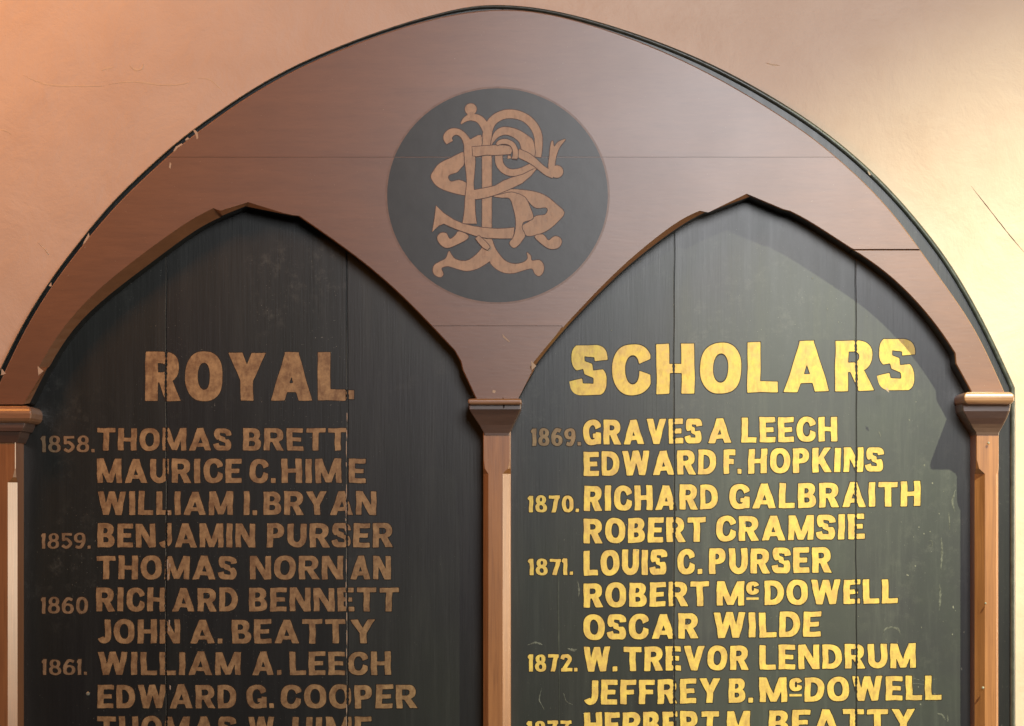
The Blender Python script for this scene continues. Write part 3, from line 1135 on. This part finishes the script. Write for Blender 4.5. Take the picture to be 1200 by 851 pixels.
def text_row(name, words, base_l, slope, hgt, t, mat, amp=.008, x_ref=None, kind='painted_name'):
    """words: (text, x_left, x_right) as seen; one part with a letter sub-part for each character"""
    x_ref = words[0][1] if x_ref is None else x_ref
    base_fn = lambda x: base_l + slope * (x - x_ref)
    letters, halos = [], []
    for (txt, xl, xr) in words:
        ws = [WID[c] * hgt for c in txt]
        n = len(txt)
        sp = .115 * hgt
        tot = sum(ws) + sp * (n - 1)
        k = (xr - xl) / tot
        kk = k
        x = xl
        for c, wv in zip(txt, ws):
            wpx = wv * kk
            hh = hgt
            lift = 0
            if c == '.':
                wpx = min(wpx, .2 * hgt)
            if c == 'c':
                hh = hgt * .52
                lift = hgt * .44
                bf = base_fn
            tt = t if c != 'c' else .26
            if c == '.' and False:
                pass
            tw = tt / kk if c not in '.' else tt
            f, gx0, res, GX, GY, yb = letter_fields(c, x, wpx, hh, tt * (1.0 if c in '.' else (0.5 + 0.5 / kk)), base_fn, amp)
            YB = base_fn(GX)
            for jx in JT:
                if x - 6 < jx < x + wpx + 6:
                    yy = YB - GY - lift
                    wob = 0.45 * np.sin(yy * 0.021 + (JOINTS.index(jx)) * 2.1) + 0.3 * np.sin(yy * 0.077 + JOINTS.index(jx))
                    f = np.maximum(f, 1.35 + 0.5 * np.sin(yy * .9 + jx) * np.sin(yy * .37) - np.abs(GX - jx - wob))
            for arr, lst in ((f, letters), (f - 0.8, halos)):
                lps = contours(arr, gx0, -3.5, res)
                lps = [simplify(l, .09) for l in lps]
                lps = [[(p[0], base_fn(p[0]) - p[1] - lift) for p in l] for l in lps if len(l) > 2]
                lps = [l for l in lps if len(l) > 2 and abs(area2(l)) > 1.2]
                if lps:
                    lst.append((c, lps))
            if c == 'c':
                uy = hgt * .22
                ln = [(x, base_fn(x) - uy), (x + wpx, base_fn(x + wpx) - uy), (x + wpx, base_fn(x + wpx) - uy - 2.6), (x, base_fn(x) - uy - 2.8)]
                letters.append(('_', [ln]))
            x += wpx + sp * kk
    # dark size showing round the gold
    verts, faces = [], []
    for _, lps in halos:
        pts = [p for l in lps for p in l]
        o = len(verts)
        verts += [R(p[0], p[1], 0.30) for p in pts]
        faces += [tuple(o + i for i in tr) for tr in fill(lps)]
    row = link_mesh(kind, verts, faces, M['halo'], board)
    for c, lps in letters:
        film('letter' if not c.isdigit() else 'digit', lps, 0.31, 0.62, mat, row)
    return row


G_ = M['gilt']
Y_ = M['gilt_year']
TN = .235
# headings
text_row('h', [('ROYAL', 170.5, 405)], 470, -0.003, 57, .26, M['gilt_dim'], .005, kind='painted_heading')
text_row('h', [('.', 406, 416)], 468, 0, 52, .26, M['gilt_dim'], .004, kind='painted_heading')
text_row('h', [('SCHOLARS', 670, 1071)], 463.5, -0.016, 59, .25, G_, .005, kind='painted_heading')

rows_l = [
    ([('THOMAS', 114, 271), ('BRETT', 285, 407)], 528, 26),
    ([('MAURICE', 114, 283), ('C.', 292.5, 324), ('HIM', 330, 400), ('E', 409, 428.5)], 566, 28),
    ([('WILLIAM', 115, 273), ('I.', 285.5, 302), ('BRYAN', 309, 441)], 603.5, 27.5),
    ([('BENJAMIN', 114.5, 299), ('PURSER', 313, 460)], 641.5, 28),
    ([('THOMAS', 113.5, 277), ('NORN', 293, 402), ('AN', 411, 458)], 679, 27.5),
    ([('RICH', 113, 194), ('ARD', 202, 278.5), ('BENNETT', 292, 467)], 716.5, 27.5),
    ([('JOHN', 114, 211), ('A.', 223, 262), ('BEATT', 272, 405), ('Y', 411, 440)], 754, 28),
    ([('WILLIAM', 115, 282), ('A.', 296, 330), ('LEECH', 339.5, 458)], 791, 27),
    ([('EDWARD', 114.5, 277), ('G.', 289, 322), ('COOPER', 329, 488)], 830, 27.5),
    ([('THOMAS', 114.5, 276), ('W.', 291, 330), ('HIME', 343, 435)], 868, 28),
    ([('CHARLES', 114.5, 282), ('BURNS', 296, 420)], 906, 28),
]
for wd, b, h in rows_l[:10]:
    text_row('n', wd, b, 0.0, h, TN, M['gilt_dim'])
for txt, xa, xb, b, h in (('1858.', 49, 112, 530, 20), ('1859.', 49, 107, 643, 19), ('1860', 49, 103, 719, 20), ('1861.', 50, 103, 791, 19)):
    text_row('y', [(txt, xa, xb)], b, 0, h - 1, .185, Y_, 0.009, kind='painted_year')

rows_r = [
    ([('GRAVES', 683.5, 822), ('A', 830, 857), ('LEECH', 869, 981)], 521.5, -.0145, 29),
    ([('EDWARD', 684, 839), ('F.', 848, 869), ('HOPKINS', 877, 1035)], 558, -.0155, 28.5),
    ([('RICHARD', 684.5, 841), ('GALBRAITH', 854.5, 1078.5)], 599, -.0150, 29),
    ([('ROBERT', 684, 827), ('CRAMSIE', 839, 1013)], 637, -.0165, 29),
    ([('LOUIS', 684, 781), ('C.', 794, 823), ('PURSER', 831, 974)], 674.5, -.0120, 29.5),
    ([('ROBERT', 684, 831), ('M', 840, 872), ('c', 874.5, 889), ('DOWELL', 896, 1052)], 712, -.0140, 28.5),
    ([('OSCAR', 683.5, 818), ('WILDE', 836, 962)], 750, -.0145, 29.5),
    ([('W.', 684, 724), ('TREVOR', 731, 877), ('LENDRUM', 890, 1073)], 787, -.0110, 28.5),
    ([('JEFFREY', 684.5, 844), ('B.', 854, 883), ('M', 890, 922), ('c', 925, 939.5), ('DOWELL', 943, 1103)], 826, -.0145, 28.5),
    ([('HERBERT', 684.5, 842), ('M.', 852, 888), ('BEATTY', 901, 1072)], 864, -.0110, 29),
]
for wd, b, sl, h in rows_r:
    text_row('n', wd, b, sl, h, TN + .01, G_)
for txt, xa, xb, b, h in (('1869.', 624, 681, 522.5, 20), ('1870.', 620, 679, 600.5, 19.5), ('1871.', 620.5, 672, 674, 19), ('1872.', 620, 677, 787, 20), ('1873.', 619, 676, 865, 20)):
    text_row('y', [(txt, xa, xb)], b, -.004, h, .22, G_ if txt != '1869.' else Y_, 0.009, kind='painted_year')


# ---------------------------------------------------------------- chips, painted glints, nail, cracks
def fleck(pts, d, mat='fleck', name='chip_glint_fleck', th=0.3):
    film(name, [pts], d, d + th, M[mat], board, True)


fleck([(44, 429), (51, 435), (45, 440)], T)  # pale triangle painted for light on the chamfer stop
fleck([(2, 432), (7, 438), (1, 440)], T)
fleck([(622.5, 423), (628.5, 429), (623, 434)], T)  # another chamfer stop, its lit face painted pale
fleck([(228, 152), (231.5, 155), (232.5, 162), (230.5, 163.5), (229, 157.5), (226.5, 153)], T)
fleck([(213, 168), (206, 172), (203, 177), (205, 177.5), (208, 173.5), (214, 169.5)], T)
fleck([(220, 161), (217, 163.5), (218, 165), (222, 162.5)], T)
fleck([(199, 190), (198, 196), (199.8, 198), (200.8, 192)], T)
fleck([(104, 273), (98, 284), (97, 287), (100, 284), (105, 277)], T)
fleck([(60, 331), (57, 335), (60.5, 336)], T)
fleck([(1016.5, 200.5), (1019, 202), (1021, 205.5), (1018.5, 205)], 4.2)
fleck([(588.5, 391), (591, 394), (597.5, 400.5), (596.5, 401), (589.5, 395.5)], T)
fleck([(577.5, 457), (581, 458), (580, 461), (577, 460)], T)
fleck([(1038, 454), (1041, 456), (1042, 460), (1039, 458)], T)
# pale flakes painted for glints of light and bare edge on the joint that runs through the last letters on the left panel
y = 455
while y < 850:
    ln = random.uniform(4, 20)
    x = 406.0 + 0.45 * math.sin(y * 0.021 + 4.2) + 0.3 * math.sin(y * 0.077 + 2)
    if random.random() < .82:
        fleck([(x - .5, y), (x + .3, y + 1), (x + .5, y + ln * .6), (x, y + ln), (x - .6, y + ln * .7)], 0.25, th=0.5)
    y += ln + random.uniform(0.5, 9)
for (cx, cy, ln) in ((196.5, 655, 16), (199, 660, 6), (197, 672, 9), (198.5, 726, 8), (198, 735, 6), (197.5, 601, 3), (199.5, 803, 6), (198, 598, 3)):
    fleck([(cx - .7, cy), (cx + .8, cy + 1), (cx + .6, cy + ln * .7), (cx - .2, cy + ln), (cx - .9, cy + ln * .5)], 0.62, th=0.3)
for k in range(30):
    cx, cy = random.uniform(1062, 1130), random.uniform(470, 840)
    if cy < 560 and cx > 1085:
        continue
    r = random.uniform(.35, 1.1)
    fleck([(cx + r * (1 + random.uniform(-.4, .3)) * math.cos(a), cy + r * (1.3 + random.uniform(-.4, .6)) * math.sin(a)) for a in np.linspace(0, 5.4, 7)], 0.2, mat='dust', th=0.25)
for k in range(26):
    cx, cy = random.uniform(640, 1060), random.uniform(300, 840)
    r = random.uniform(.3, .7)
    fleck([(cx + r * math.cos(a), cy + r * 1.3 * math.sin(a)) for a in np.linspace(0, 5.2, 6)], 0.63, mat='dust', th=0.2)
for (pts, wv) in (([(1035, 744), (1037, 738), (1045, 735), (1053, 738), (1055, 744)], 2.2), ([(1038, 748), (1039, 756), (1037, 764)], 1.2), ([(1051, 748), (1052, 757)], 1.0),
                  ([(1103, 630), (1104, 648), (1102.5, 668)], 2.4), ([(1101, 684), (1102, 700), (1100.5, 716)], 2.2), ([(1088, 634), (1092, 634), (1092, 640), (1088, 639)], 1.2),
                  ([(1112, 600), (1113, 622)], 1.3), ([(677, 680), (678.5, 692), (677.5, 700)], 1.6), ([(1062, 793), (1080, 797), (1098, 796)], .8), ([(1052, 806), (1070, 801), (1086, 803)], .7),
                  ([(1098, 836), (1104, 838), (1108, 844)], 2.0), ([(1110, 836), (1111, 847)], 1.4), ([(660, 812), (664, 822), (671, 826)], .7), ([(635, 806), (632, 820), (638, 832)], 1.0),
                  ([(665, 760), (672, 762), (676, 761)], 2.6), ([(618, 756), (628, 753), (636, 756)], 2.2), ([(1030, 505), (1032, 512)], 1.4), ([(1120, 574), (1116, 588), (1119, 600)], 1.8)):
    ribbon('smear', pts, wv, 0.22, 0.30, M['smear'], board, 0.5)
ribbon('split', [(589, 466), (591, 471), (590.5, 478)], 2.4, 54.0, 54.25, M['crackdark'], board, 0.2)
ribbon('split', [(655, 640), (654.4, 700), (655, 770), (655.3, 870)], 1.3, 0.27, 0.33, M['rim'], board, 0.3)
# round nail heads
def nail(u, v, d, r):
    vs, fs = [], []
    for k, (rr, dd) in enumerate(((r, 0), (r, .8), (r * .6, 1.3))):
        for i in range(14):
            a = i * 2 * math.pi / 14
            vs.append(P(u + rr * math.cos(a), v + rr * math.sin(a), d + dd))
    for k in range(2):
        for i in range(14):
            j = (i + 1) % 14
            fs.append((k * 14 + i, k * 14 + j, (k + 1) * 14 + j, (k + 1) * 14 + i))
    fs.append(tuple(range(28, 42)))
    link_mesh('nail_head', vs, fs, M['nail'], board)


nail(103, 813, 0.3, 2.2)
nail(1158.5, 519, 40, 1.3)
nail(1155, 707, 40, 1.2)
nail(1152, 806, 40, 1.5)
